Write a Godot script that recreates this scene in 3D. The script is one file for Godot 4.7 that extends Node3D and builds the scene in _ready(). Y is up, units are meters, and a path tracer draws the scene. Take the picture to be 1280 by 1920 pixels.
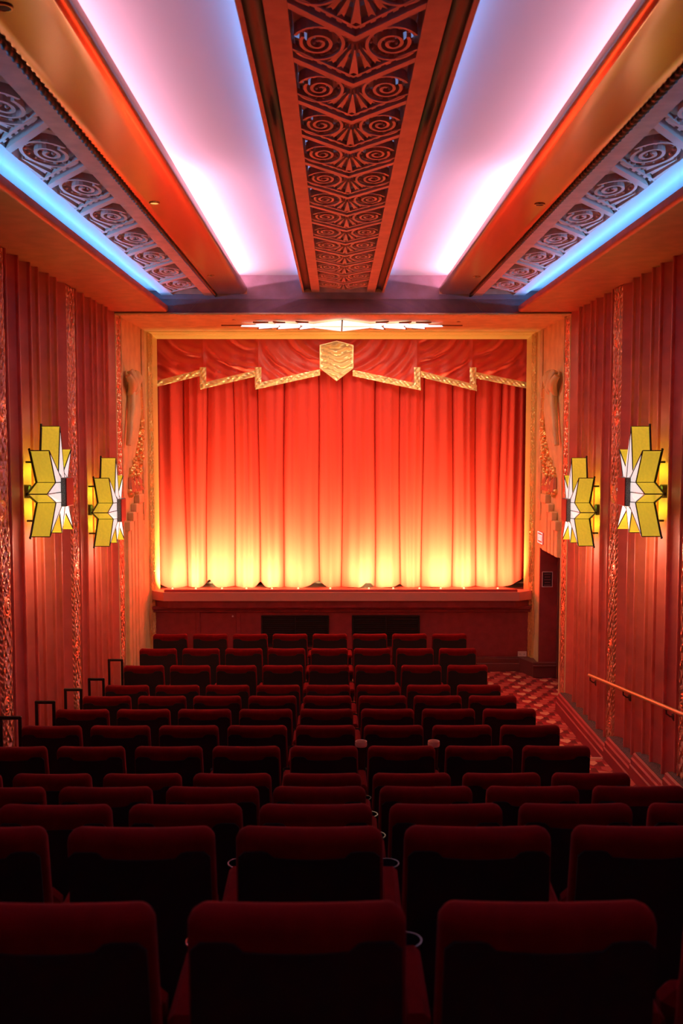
extends Node3D
# An Art Deco cinema auditorium. x is measured from the room's centre line, y from the floor in front of the stage,
# and the stage lies towards -z: a distance d from the back of the house is z = -d.

const EYE := 3.94
const HEAD := 14.2        # distance of the arch's front edge
const STAGE := 16.6       # distance of the stage frame
const WALL := 3.235       # half the room's width
const PITCH := 0.6        # from seat to seat
const ROW := 1.04         # from row to row


class Shape:
	var v := PackedVector3Array()
	var n := PackedVector3Array()
	var t := PackedVector2Array()

	func tri(a: Vector3, b: Vector3, c: Vector3) -> void:   # counter-clockwise from outside
		var m := (b - a).cross(c - a).normalized()
		smooth(a, b, c, m, m, m)

	func smooth(a: Vector3, b: Vector3, c: Vector3, na: Vector3, nb: Vector3, nc: Vector3, ua := Vector2.ZERO, ub := Vector2.ZERO, uc := Vector2.ZERO) -> void:
		v.append_array([a, c, b]); n.append_array([na, nc, nb]); t.append_array([ua, uc, ub])

	func quad(a: Vector3, b: Vector3, c: Vector3, d: Vector3) -> void:
		tri(a, b, c); tri(a, c, d)

	func box(c: Vector3, s: Vector3, b := Basis()) -> void:
		bevel(c, s, 0.0, b)

	func bevel(c: Vector3, s: Vector3, r: float, b := Basis()) -> void:
		var h := s / 2.0
		var ax := [Vector3(1, 0, 0), Vector3(0, 1, 0), Vector3(0, 0, 1)]
		var put := func(sx: int, sy: int, sz: int, face: int) -> Vector3:
			var p := Vector3(sx * (h.x - (0.0 if face == 0 else r)), sy * (h.y - (0.0 if face == 1 else r)), sz * (h.z - (0.0 if face == 2 else r)))
			return c + b * p
		for f in 3:
			for sg in [-1, 1]:
				var q := []
				for e in [[-1, -1], [1, -1], [1, 1], [-1, 1]]:
					var k := [0, 0, 0]
					k[f] = sg; k[(f + 1) % 3] = e[0]; k[(f + 2) % 3] = e[1]
					q.append(put.call(k[0], k[1], k[2], f))
				if sg > 0: quad(q[0], q[1], q[2], q[3])
				else: quad(q[3], q[2], q[1], q[0])
		if r <= 0.0: return
		for f in 3:            # an edge runs along axis f, between faces g and k
			var g := (f + 1) % 3
			var k := (f + 2) % 3
			for s1 in [-1, 1]:
				for s2 in [-1, 1]:
					var q := []
					for e in [[-1, g], [1, g], [1, k], [-1, k]]:
						var m := [0, 0, 0]
						m[f] = e[0]; m[g] = s1; m[k] = s2
						q.append(put.call(m[0], m[1], m[2], e[1]))
					if s1 * s2 < 0: quad(q[0], q[1], q[2], q[3])
					else: quad(q[3], q[2], q[1], q[0])
		for sx in [-1, 1]:
			for sy in [-1, 1]:
				for sz in [-1, 1]:
					var p0: Vector3 = put.call(sx, sy, sz, 0)
					var p1: Vector3 = put.call(sx, sy, sz, 1)
					var p2: Vector3 = put.call(sx, sy, sz, 2)
					if sx * sy * sz > 0: tri(p0, p1, p2)
					else: tri(p0, p2, p1)

	# A flat outline given in (ux, uy), thickened by depth along ux x uy.
	func prism(outline, o: Vector3, ux: Vector3, uy: Vector3, depth: float) -> void:
		var poly := PackedVector2Array(outline)
		var area := 0.0
		for i in poly.size(): area += poly[i].cross(poly[(i + 1) % poly.size()])
		if area < 0.0: poly.reverse()
		var un := ux.cross(uy).normalized() * depth
		var lo := PackedVector3Array()
		for p in poly: lo.append(o + ux * p.x + uy * p.y)
		var idx := Geometry2D.triangulate_polygon(poly)
		for i in range(0, idx.size(), 3):
			var a := idx[i]
			var b := idx[i + 1]
			var c := idx[i + 2]
			if (poly[b] - poly[a]).cross(poly[c] - poly[a]) < 0.0:
				var w := b
				b = c; c = w
			tri(lo[a] + un, lo[b] + un, lo[c] + un)
			tri(lo[a], lo[c], lo[b])
		for i in poly.size():
			var j := (i + 1) % poly.size()
			quad(lo[i], lo[j], lo[j] + un, lo[i] + un)

	# Rows of points; the face looks along (along a row) x (from row to row).
	func grid(p: Array, closed := false) -> void:
		var rows := p.size()
		var cols: int = p[0].size()
		var nn := []
		for i in rows:
			var line := PackedVector3Array()
			for j in cols:
				var ja := j - 1
				var jb := j + 1
				if closed:
					ja = (j - 1 + cols) % cols; jb = (j + 1) % cols
				else:
					ja = maxi(ja, 0); jb = mini(jb, cols - 1)
				var along: Vector3 = p[i][jb] - p[i][ja]
				var across: Vector3 = p[mini(i + 1, rows - 1)][j] - p[maxi(i - 1, 0)][j]
				line.append(along.cross(across).normalized())
			nn.append(line)
		for i in rows - 1:
			for j in (cols if closed else cols - 1):
				var k := (j + 1) % cols
				var u0 := Vector2(float(j) / cols, float(i) / rows)
				smooth(p[i][j], p[i][k], p[i + 1][k], nn[i][j], nn[i][k], nn[i + 1][k], u0, u0, u0)
				smooth(p[i][j], p[i + 1][k], p[i + 1][j], nn[i][j], nn[i + 1][k], nn[i + 1][j], u0, u0, u0)

	func fan(ring, flip := false) -> void:      # closes a ring with a flat cap
		var c := Vector3.ZERO
		for p in ring: c += p
		c /= ring.size()
		for i in ring.size():
			var a: Vector3 = ring[i]
			var b: Vector3 = ring[(i + 1) % ring.size()]
			if flip: tri(c, b, a)
			else: tri(c, a, b)

	func tube(path, r, sides := 8, caps := true) -> void:
		var rows := []
		var side := Vector3.ZERO
		for i in path.size():
			var dir: Vector3 = (path[mini(i + 1, path.size() - 1)] - path[maxi(i - 1, 0)]).normalized()
			if i == 0:
				side = dir.cross(Vector3.UP if absf(dir.y) < 0.9 else Vector3.RIGHT).normalized()
			else:
				side = (side - dir * side.dot(dir)).normalized()
			var up := dir.cross(side)
			var rad: float = r[i] if r is Array else r
			var ring := PackedVector3Array()
			for k in sides:
				var a := TAU * k / sides
				ring.append(path[i] + (side * cos(a) + up * sin(a)) * rad)
			rows.append(ring)
		grid(rows, true)
		if caps:
			fan(rows[0], true)
			fan(rows[-1])

	# A cross-section swept along a path that lies in a plane whose normal is up; flat facets.
	func ribbon(path, wide: float, thick: float, up: Vector3, closed := false) -> void:
		var count: int = path.size()
		var rings := []
		for i in count:
			var a: Vector3 = path[(i - 1 + count) % count] if closed else path[maxi(i - 1, 0)]
			var b: Vector3 = path[(i + 1) % count] if closed else path[mini(i + 1, count - 1)]
			var side := (b - a).normalized().cross(up).normalized() * wide / 2.0
			rings.append([path[i] - side, path[i] + side, path[i] + side * 0.7 + up * thick, path[i] - side * 0.7 + up * thick])
		for i in (count if closed else count - 1):
			var j := (i + 1) % count
			for k in 4:
				var m := (k + 1) % 4
				quad(rings[i][k], rings[i][m], rings[j][m], rings[j][k])
		if not closed:
			quad(rings[0][3], rings[0][2], rings[0][1], rings[0][0])
			quad(rings[-1][0], rings[-1][1], rings[-1][2], rings[-1][3])

	func lathe(profile, o: Vector3, axis: Vector3, sides := 16) -> void:   # profile: (radius, height along axis)
		var s := axis.cross(Vector3.UP if absf(axis.y) < 0.9 else Vector3.RIGHT).normalized()
		var u := axis.cross(s)
		var rows := []
		for p in profile:
			var ring := PackedVector3Array()
			for k in sides:
				var a := TAU * k / sides
				ring.append(o + axis * p.y + (s * cos(a) + u * sin(a)) * p.x)
			rows.append(ring)
		for i in rows.size() - 1:
			grid([rows[i], rows[i + 1]], true)

	func add(o: Shape, x: Transform3D) -> void:
		var mirrored := x.basis.determinant() < 0.0
		for i in range(0, o.v.size(), 3):
			for k in ([0, 2, 1] if mirrored else [0, 1, 2]):
				v.append(x * o.v[i + k]); n.append((x.basis.inverse().transposed() * o.n[i + k]).normalized()); t.append(o.t[i + k])

	func mesh() -> ArrayMesh:
		var a := []
		a.resize(Mesh.ARRAY_MAX)
		a[Mesh.ARRAY_VERTEX] = v; a[Mesh.ARRAY_NORMAL] = n; a[Mesh.ARRAY_TEX_UV] = t
		var m := ArrayMesh.new()
		m.add_surface_from_arrays(Mesh.PRIMITIVE_TRIANGLES, a)
		return m


var M := {}
var names := {}
var rng := RandomNumberGenerator.new()


func numbered(called: String) -> String:
	var k: int = names.get(called, 0)
	names[called] = k + 1
	return called if k == 0 else "%s_%03d" % [called, k]

func obj(called: String, s, m: Material, parent: Node = null, at := Vector3.ZERO) -> MeshInstance3D:
	var o := MeshInstance3D.new()
	o.mesh = s.mesh() if s is Shape else s
	o.mesh.surface_set_material(0, m)
	o.position = at
	if parent == null:
		o.name = numbered(called)
		add_child(o)
	else:
		o.name = called
		parent.add_child(o, true)
	return o

func tag(o: Node, label: String, category: String, group := "", kind := "") -> Node:
	if label: o.set_meta("label", label)
	if category: o.set_meta("category", category)
	if group: o.set_meta("group", group)
	if kind: o.set_meta("kind", kind)
	return o

func thing(called: String, label: String, category: String, at := Vector3.ZERO, group := "") -> Node3D:
	var o := Node3D.new()
	o.name = numbered(called)
	add_child(o)
	o.position = at
	return tag(o, label, category, group)

func setting(called: String, label: String, category: String) -> Node3D:
	var o := thing(called, label, category)
	o.set_meta("kind", "structure")
	return o

func V2(a: Array) -> PackedVector2Array:
	var p := PackedVector2Array()
	for i in range(0, a.size(), 2): p.append(Vector2(a[i], a[i + 1]))
	return p


# ---------------------------------------------------------------- materials

func mat(c: Color, rough := 0.6, metal := 0.0) -> StandardMaterial3D:
	var m := StandardMaterial3D.new()
	m.albedo_color = c.linear_to_srgb()
	m.roughness = rough
	m.metallic = metal
	return m

func glow(m: StandardMaterial3D, c: Color, e: float) -> StandardMaterial3D:
	m.emission_enabled = true
	m.emission = c.linear_to_srgb()
	m.emission_energy_multiplier = e
	return m

func noise_texture(freq: float, lo: Color, hi: Color, sd := 1, size := 256, octaves := 4) -> ImageTexture:
	var f := FastNoiseLite.new()
	f.seed = sd
	f.noise_type = FastNoiseLite.TYPE_SIMPLEX_SMOOTH
	f.frequency = freq
	f.fractal_octaves = octaves
	var g := f.get_seamless_image(size, size)
	var im := Image.create(size, size, true, Image.FORMAT_RGB8)
	for y in size:
		for x in size:
			im.set_pixel(x, y, lo.lerp(hi, g.get_pixel(x, y).r))
	im.generate_mipmaps()
	return ImageTexture.create_from_image(im)

func mottled(m: StandardMaterial3D, tex: Texture2D, scale: float, relief: Texture2D = null, depth := 0.1) -> StandardMaterial3D:
	m.albedo_texture = tex
	m.uv1_triplanar = true
	m.uv1_world_triplanar = true
	m.uv1_scale = Vector3.ONE * scale
	if relief:
		m.heightmap_enabled = true
		m.heightmap_texture = relief
		m.heightmap_scale = depth
	return m

func carpet_texture() -> ImageTexture:
	# tumbling blocks: three tones of rhombus, the print of the carpet
	var w := 512
	var im := Image.create(w, w, true, Image.FORMAT_RGB8)
	var tones := [Color(0.95, 0.63, 0.5), Color(0.72, 0.12, 0.16), Color(0.46, 0.05, 0.09), Color(0.62, 0.09, 0.14)]
	var f := FastNoiseLite.new()
	f.seed = 5
	f.frequency = 0.11
	for y in w:
		for x in w:
			# two columns and two staggered rows of blocks in the tile
			var u := float(x) / w * 2.0
			var q := float(y) / w * 2.0
			var r := int(floor(q))
			var fx := fposmod(u + 0.5 * (r % 2), 1.0) - 0.5
			var fy := fposmod(q, 1.0)
			var col := int(floor(u + 0.5 * (r % 2)))
			var c: Color = tones[1]
			var ax := absf(fx)
			if fy > 0.08 and fy < 0.86 - ax * 1.5 and ax < 0.26 + 0.12 * (fy - 0.4):
				c = tones[0] if (col + r) % 2 == 0 else tones[0].lerp(tones[1], 0.62)
			elif fx > 0.22 and fy > 0.3 and fy < 0.9:
				c = tones[2]
			elif fx < -0.2 and fy < 0.62 + fx * 0.4:
				c = tones[3]
			elif fy > 0.9 - ax * 0.5 and (col + r) % 2 != 0 and fx < 0.1:
				c = tones[0].lerp(tones[1], 0.3)
			elif fy > 0.86 - ax * 1.5 and fx > -0.1:
				c = tones[2].lerp(tones[1], 0.4)
			c = c * (0.9 + 0.25 * f.get_noise_2d(x, y))
			im.set_pixel(x, y, c)
	im.generate_mipmaps()
	return ImageTexture.create_from_image(im)

func make_materials() -> void:
	var fine := noise_texture(0.06, Color(0.25, 0.25, 0.25), Color(0.8, 0.8, 0.8), 3)
	var mott := noise_texture(0.02, Color(0.86, 0.84, 0.82), Color(1, 1, 1), 7)
	M.wall = mottled(mat(Color(0.72, 0.15, 0.1), 0.45), mott, 0.6)
	M.arch = mottled(mat(Color(0.86, 0.62, 0.3), 0.5), mott, 0.5)
	M.carved = mat(Color(0.74, 0.3, 0.18), 0.26, 0.5)
	M.gold_carved = mat(Color(0.8, 0.48, 0.16), 0.3, 0.45)
	M.gold_frame = mat(Color(0.9, 0.62, 0.24), 0.3, 0.3)
	M.beam = mottled(mat(Color(0.72, 0.38, 0.26), 0.45), mott, 0.9)
	M.plate = mat(Color(0.52, 0.28, 0.15), 0.2, 0.75)
	M.lattice = mat(Color(0.7, 0.42, 0.33), 0.42)
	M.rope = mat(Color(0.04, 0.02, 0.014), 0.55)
	M.soffit = mottled(mat(Color(0.6, 0.17, 0.1), 0.4), mott, 0.7)
	M.ceiling = mat(Color(0.8, 0.77, 0.8), 0.85)
	M.cove = mat(Color(0.75, 0.76, 0.8), 0.6)
	M.header = mottled(mat(Color(0.36, 0.22, 0.26), 0.75), mott, 0.7)
	M.carpet = mottled(mat(Color(0.95, 0.9, 0.9), 0.95), carpet_texture(), 1.9)
	M.carpet.uv1_scale = Vector3(1.9, 1.9, 2.3)
	M.dark_wood = mat(Color(0.14, 0.03, 0.03), 0.4)
	M.skirt = mat(Color(0.3, 0.025, 0.035), 0.6)
	M.ledge = mottled(mat(Color(0.4, 0.2, 0.2), 0.9), fine, 3.0)
	M.apron = mottled(mat(Color(0.32, 0.035, 0.04), 0.6), mott, 0.9)
	M.lip = mat(Color(0.55, 0.22, 0.17), 0.5)
	M.black = mat(Color(0.012, 0.01, 0.01), 0.5)
	M.black_metal = mat(Color(0.012, 0.01, 0.011), 0.35, 0.3)
	M.curtain = mat(Color(0.66, 0.05, 0.042), 0.75)
	M.curtain.rim_enabled = true
	M.curtain.metallic_specular = 0.2
	M.curtain.rim = 0.12
	M.curtain.rim_tint = 0.9
	M.valance = mat(Color(0.66, 0.05, 0.042), 0.42)
	M.valance.rim_enabled = true
	M.valance.rim = 0.2
	M.valance.rim_tint = 0.8
	M.gold_cloth = mat(Color(0.97, 0.78, 0.42), 0.26, 0.35)
	M.velvet = mottled(mat(Color(0.17, 0.002, 0.004), 0.9), mott, 2.0)
	M.velvet.rim_enabled = true
	M.velvet.rim = 1.0
	M.velvet.rim_tint = 0.75
	M.velvet.metallic_specular = 0.15
	M.seat_back = mat(Color(0.012, 0.006, 0.006), 0.75)
	M.seat_base = mat(Color(0.02, 0.018, 0.018), 0.5)
	M.ring = mat(Color(0.02, 0.02, 0.025), 0.18)
	M.rail = mat(Color(0.62, 0.3, 0.12), 0.25, 0.1)
	M.bracket = mat(Color(0.1, 0.05, 0.04), 0.35, 0.7)
	M.lead = mat(Color(0.02, 0.014, 0.01), 0.4, 0.4)
	M.lamp_yellow = glow(mottled(mat(Color(0.62, 0.4, 0.03), 0.18), mott, 5.0), Color(0.62, 0.42, 0.03), 0.75)
	M.lamp_white = glow(mat(Color(0.8, 0.76, 0.74), 0.25), Color(1.0, 0.86, 0.8), 0.75)
	M.lamp_red = mat(Color(0.2, 0.002, 0.01), 0.5)
	M.lamp_grey = mottled(mat(Color(0.6, 0.62, 0.52), 0.4), fine, 6.0)
	M.star_white = glow(mat(Color(0.8, 0.8, 0.82), 0.3), Color(1.0, 0.96, 1.0), 1.0)
	M.star_amber = glow(mat(Color(0.8, 0.6, 0.4), 0.3), Color(1.0, 0.6, 0.25), 0.9)
	M.star_frame = mat(Color(0.3, 0.12, 0.06), 0.5)
	M.white_plate = mat(Color(0.75, 0.6, 0.6), 0.4)
	M.down = mat(Color(0.75, 0.45, 0.22), 0.2, 0.8)
	M.down_lit = glow(mat(Color(0.9, 0.7, 0.35), 0.4), Color(1.0, 0.62, 0.16), 0.9)
	M.exit_red = glow(mat(Color(0.55, 0.08, 0.06), 0.5), Color(0.8, 0.12, 0.08), 0.35)
	M.exit_white = glow(mat(Color(0.85, 0.8, 0.78), 0.5), Color(1.0, 0.85, 0.8), 0.7)
	M.plaque = mat(Color(0.03, 0.008, 0.015), 0.4)
	M.plaque_line = mat(Color(0.18, 0.07, 0.09), 0.4)
	M.cup = mat(Color(0.03, 0.012, 0.012), 0.12)
	M.cup_rim = mat(Color(0.9, 0.5, 0.3), 0.35)
	M.led_blue = glow(mat(Color(0.3, 0.5, 0.9), 0.5), Color(0.2, 0.5, 1.0), 1.0)
	M.led_pink = glow(mat(Color(0.9, 0.6, 0.8), 0.5), Color(1.0, 0.5, 0.8), 1.0)
	M.bulb = glow(mat(Color(0.9, 0.7, 0.4), 0.4), Color(1.0, 0.72, 0.35), 1.2)


# ---------------------------------------------------------------- lights

func area(called: String, at: Vector3, towards: Vector3, up: Vector3, size: Vector2, c: Color, e: float, parent: Node) -> void:
	var l := AreaLight3D.new()
	l.name = called
	parent.add_child(l, true)
	l.area_size = size
	l.area_normalize_energy = true
	l.light_color = c.linear_to_srgb()
	l.light_energy = e
	l.area_range = 30.0
	l.shadow_enabled = true
	l.look_at_from_position(at, at + towards, up)


func _ready() -> void:
	rng.seed = 11
	# camera
	var cam := Camera3D.new()
	cam.name = "camera"
	add_child(cam)
	cam.position = Vector3(-0.1, EYE, 0)
	cam.rotation = Vector3(-atan(138.0 / 1867.0), -atan(10.0 / 1867.0), 0)
	var lens := CameraAttributesPhysical.new()
	lens.frustum_focal_length = 35.0 / 2.0 / (960.0 / 1867.0)
	lens.frustum_focus_distance = 12.0
	lens.exposure_aperture = 3.6
	lens.frustum_near = 0.05
	lens.frustum_far = 100.0
	cam.attributes = lens
	cam.fov = rad_to_deg(2.0 * atan(960.0 / 1867.0))
	cam.current = true
	# air: an inside room, nothing comes from the sky
	var env := Environment.new()
	env.background_mode = Environment.BG_COLOR
	env.background_color = Color.BLACK
	env.tonemap_mode = Environment.TONE_MAPPER_LINEAR
	env.tonemap_exposure = 1.0
	env.sdfgi_enabled = true
	env.ssao_enabled = true
	env.ssil_enabled = true
	var we := WorldEnvironment.new()
	we.name = "environment"
	we.environment = env
	add_child(we)
	make_materials()
	# the room
	build_floor()
	build_ceiling()
	build_walls()
	build_arch()
	build_stage()
	# what hangs and stands in it
	build_curtain()
	build_valance()
	build_lamps()
	build_seats()
	build_rails()
	build_details()


# ---------------------------------------------------------------- floor

const TIER := [0.0, 0.0, 0.0, 0.0, 0.14, 0.28, 0.42, 0.56, 0.70, 0.98, 1.25, 1.55, 1.82, 2.13]
func row_d(k: int) -> float: return [4.47, 3.45, 2.30][k - 10] if k > 9 else 14.82 - ROW * k

func build_floor() -> void:
	var f := setting("floor", "patterned red carpet floor rising in steps away from the stage", "floor")
	var s := Shape.new()
	s.box(Vector3(0.2, -0.1, -(11.6 + 17.2) / 2.0), Vector3(7.6, 0.2, 17.2 - 11.6))
	obj("carpet", s, M.carpet, f)
	for k in range(4, 14):
		var front := 11.6 - ROW * (k - 4)
		var back := front - ROW if k < 13 else -1.6
		s = Shape.new()
		s.box(Vector3(0, (TIER[k] - 0.2) / 2.0, -(front + back) / 2.0), Vector3(6.6, TIER[k] + 0.2, front - back))
		var step := obj("step", s, M.carpet, f)
		s = Shape.new()
		s.bevel(Vector3(2.42, TIER[k] - 0.004, -front + 0.004), Vector3(1.3, 0.024, 0.05), 0.006)
		obj("nosing", s, M.lip, step)


# ---------------------------------------------------------------- ceiling with its beams and coves

func extrude(outline: Array, d0: float, d1: float, mirror := 1.0) -> Shape:
	var s := Shape.new()
	var p := V2(outline)
	for i in p.size(): p[i].x *= mirror
	s.prism(p, Vector3(0, 0, -maxf(d0, d1)), Vector3.RIGHT, Vector3.UP, absf(d1 - d0))
	return s

func lattice_tile(half: bool) -> Array:
	# s runs across the beam, q towards the stage; returns [name, shape] pairs of one repeat of the openwork
	var out := []
	var X := Vector3.RIGHT
	var Q := Vector3(0, 0, -1)
	var slope := 0.40 / 0.33
	var sides := [1.0] if half else [-1.0, 1.0]
	var L := -0.33 if not half else 0.0
	var s := Shape.new()
	for g: float in sides:
		s.prism(V2([0, -0.07, 0.33 * g, -0.47, 0.33 * g, -0.40, 0, 0]), Vector3.ZERO, X, Q, 0.06)
	out.append(["chevron", s])
	s = Shape.new()
	for g: float in sides:
		s.prism(V2([0, 0.50, 0.33 * g, 0.10, 0.33 * g, 0.128, 0, 0.528]), Vector3(0, 0.004, 0), X, Q, 0.03)
		for k in 6:
			var x := 0.02 + 0.052 * k
			s.prism(V2([x * g, 0.526 - x * slope, (x + 0.026) * g, 0.526 - (x + 0.026) * slope, (x + 0.026) * g, 0.558 - (x + 0.026) * slope, x * g, 0.558 - x * slope]), Vector3(0, 0.008, 0), X, Q, 0.025)
	out.append(["toothed_band", s])
	for g: float in sides:
		s = Shape.new()
		var c := Vector2(0.195, 0.035)
		var path := []
		for i in 40:
			var k := i / 39.0
			var a := -0.6 + k * TAU * 1.9
			var r := 0.97 - 0.80 * k
			path.append(X * g * (c.x + cos(a) * 0.095 * r) + Q * (c.y + sin(a) * 0.155 * r) + Vector3(0, 0.006, 0))
		if g < 0.0: path.reverse()
		s.ribbon(path, 0.019, 0.045, Vector3.UP)
		path = []
		for i in 25:
			var a := -2.6 + i / 24.0 * 5.2
			path.append(X * g * (c.x - cos(a) * 0.134) + Q * (c.y + sin(a) * 0.215) + Vector3(0, 0.002, 0))
		if g > 0.0: path.reverse()
		s.ribbon(path, 0.018, 0.06, Vector3.UP)
		for i in 11:
			var a := -2.3 + i / 10.0 * 4.6
			var o := X * g * (c.x - cos(a) * 0.112) + Q * (c.y + sin(a) * 0.18) + Vector3(0, 0.02, 0)
			s.bevel(o, Vector3(0.018, 0.02, 0.026), 0.006, Basis(Vector3.UP, a * g))
		for i in 3:
			s.bevel(X * g * c.x + Q * c.y + Vector3((i - 1) * 0.02 * g, 0.014, (i % 2) * 0.03), Vector3(0.016, 0.022, 0.022), 0.006)
		out.append(["scroll", s])
	s = Shape.new()
	for i in 7:
		var a := (i - 3) * 0.21
		if half and a < -0.01: continue
		var dir := Vector2(sin(a), cos(a))
		var nrm := Vector2(dir.y, -dir.x)
		var o := Vector2(0, 0.02)
		var far := minf(0.48, 0.49 / (cos(a) + absf(sin(a)) * slope)) - 0.02
		var w := 0.030 if i == 3 else 0.022
		if half and i == 3:
			s.prism(PackedVector2Array([o + dir * 0.1, o + dir * far, o + dir * far + nrm * w, o + dir * 0.16 + nrm * 0.008]), Vector3(0, 0.004, 0), X, Q, 0.03)
			continue
		s.prism(PackedVector2Array([o + dir * 0.1 - nrm * 0.003, o + dir * 0.1 + nrm * 0.003, o + dir * far + nrm * w * 0.9, o + dir * (far - 0.03) , o + dir * far - nrm * w * 0.9]), Vector3(0, 0.004 + 0.004 * absf(i - 3), 0), X, Q, 0.03)
	out.append(["fan", s])
	s = Shape.new()
	var se := [0.0, 0.028, 0.06, 0.15, 0.19, 0.26, 0.33]
	var te := [0.0, 0.07, 0.20, 0.28, 0.38, 0.62]
	for g: float in sides:
		for i in se.size() - 1:
			for j in te.size() - 1:
				if (i == 5 and j == 0) or (i == 1 and j == 3): continue
				var q := []
				for e in [[i, j], [i + 1, j], [i + 1, j + 1], [i, j + 1]]:
					q.append(Vector3(se[e[0]] * g, (0.085 if half else 0.165), -(te[e[1]] - se[e[0]] * slope)))
				if g > 0: s.quad(q[3], q[2], q[1], q[0])
				else: s.quad(q[0], q[1], q[2], q[3])
	out.append(["backing", s])
	return out

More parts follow.
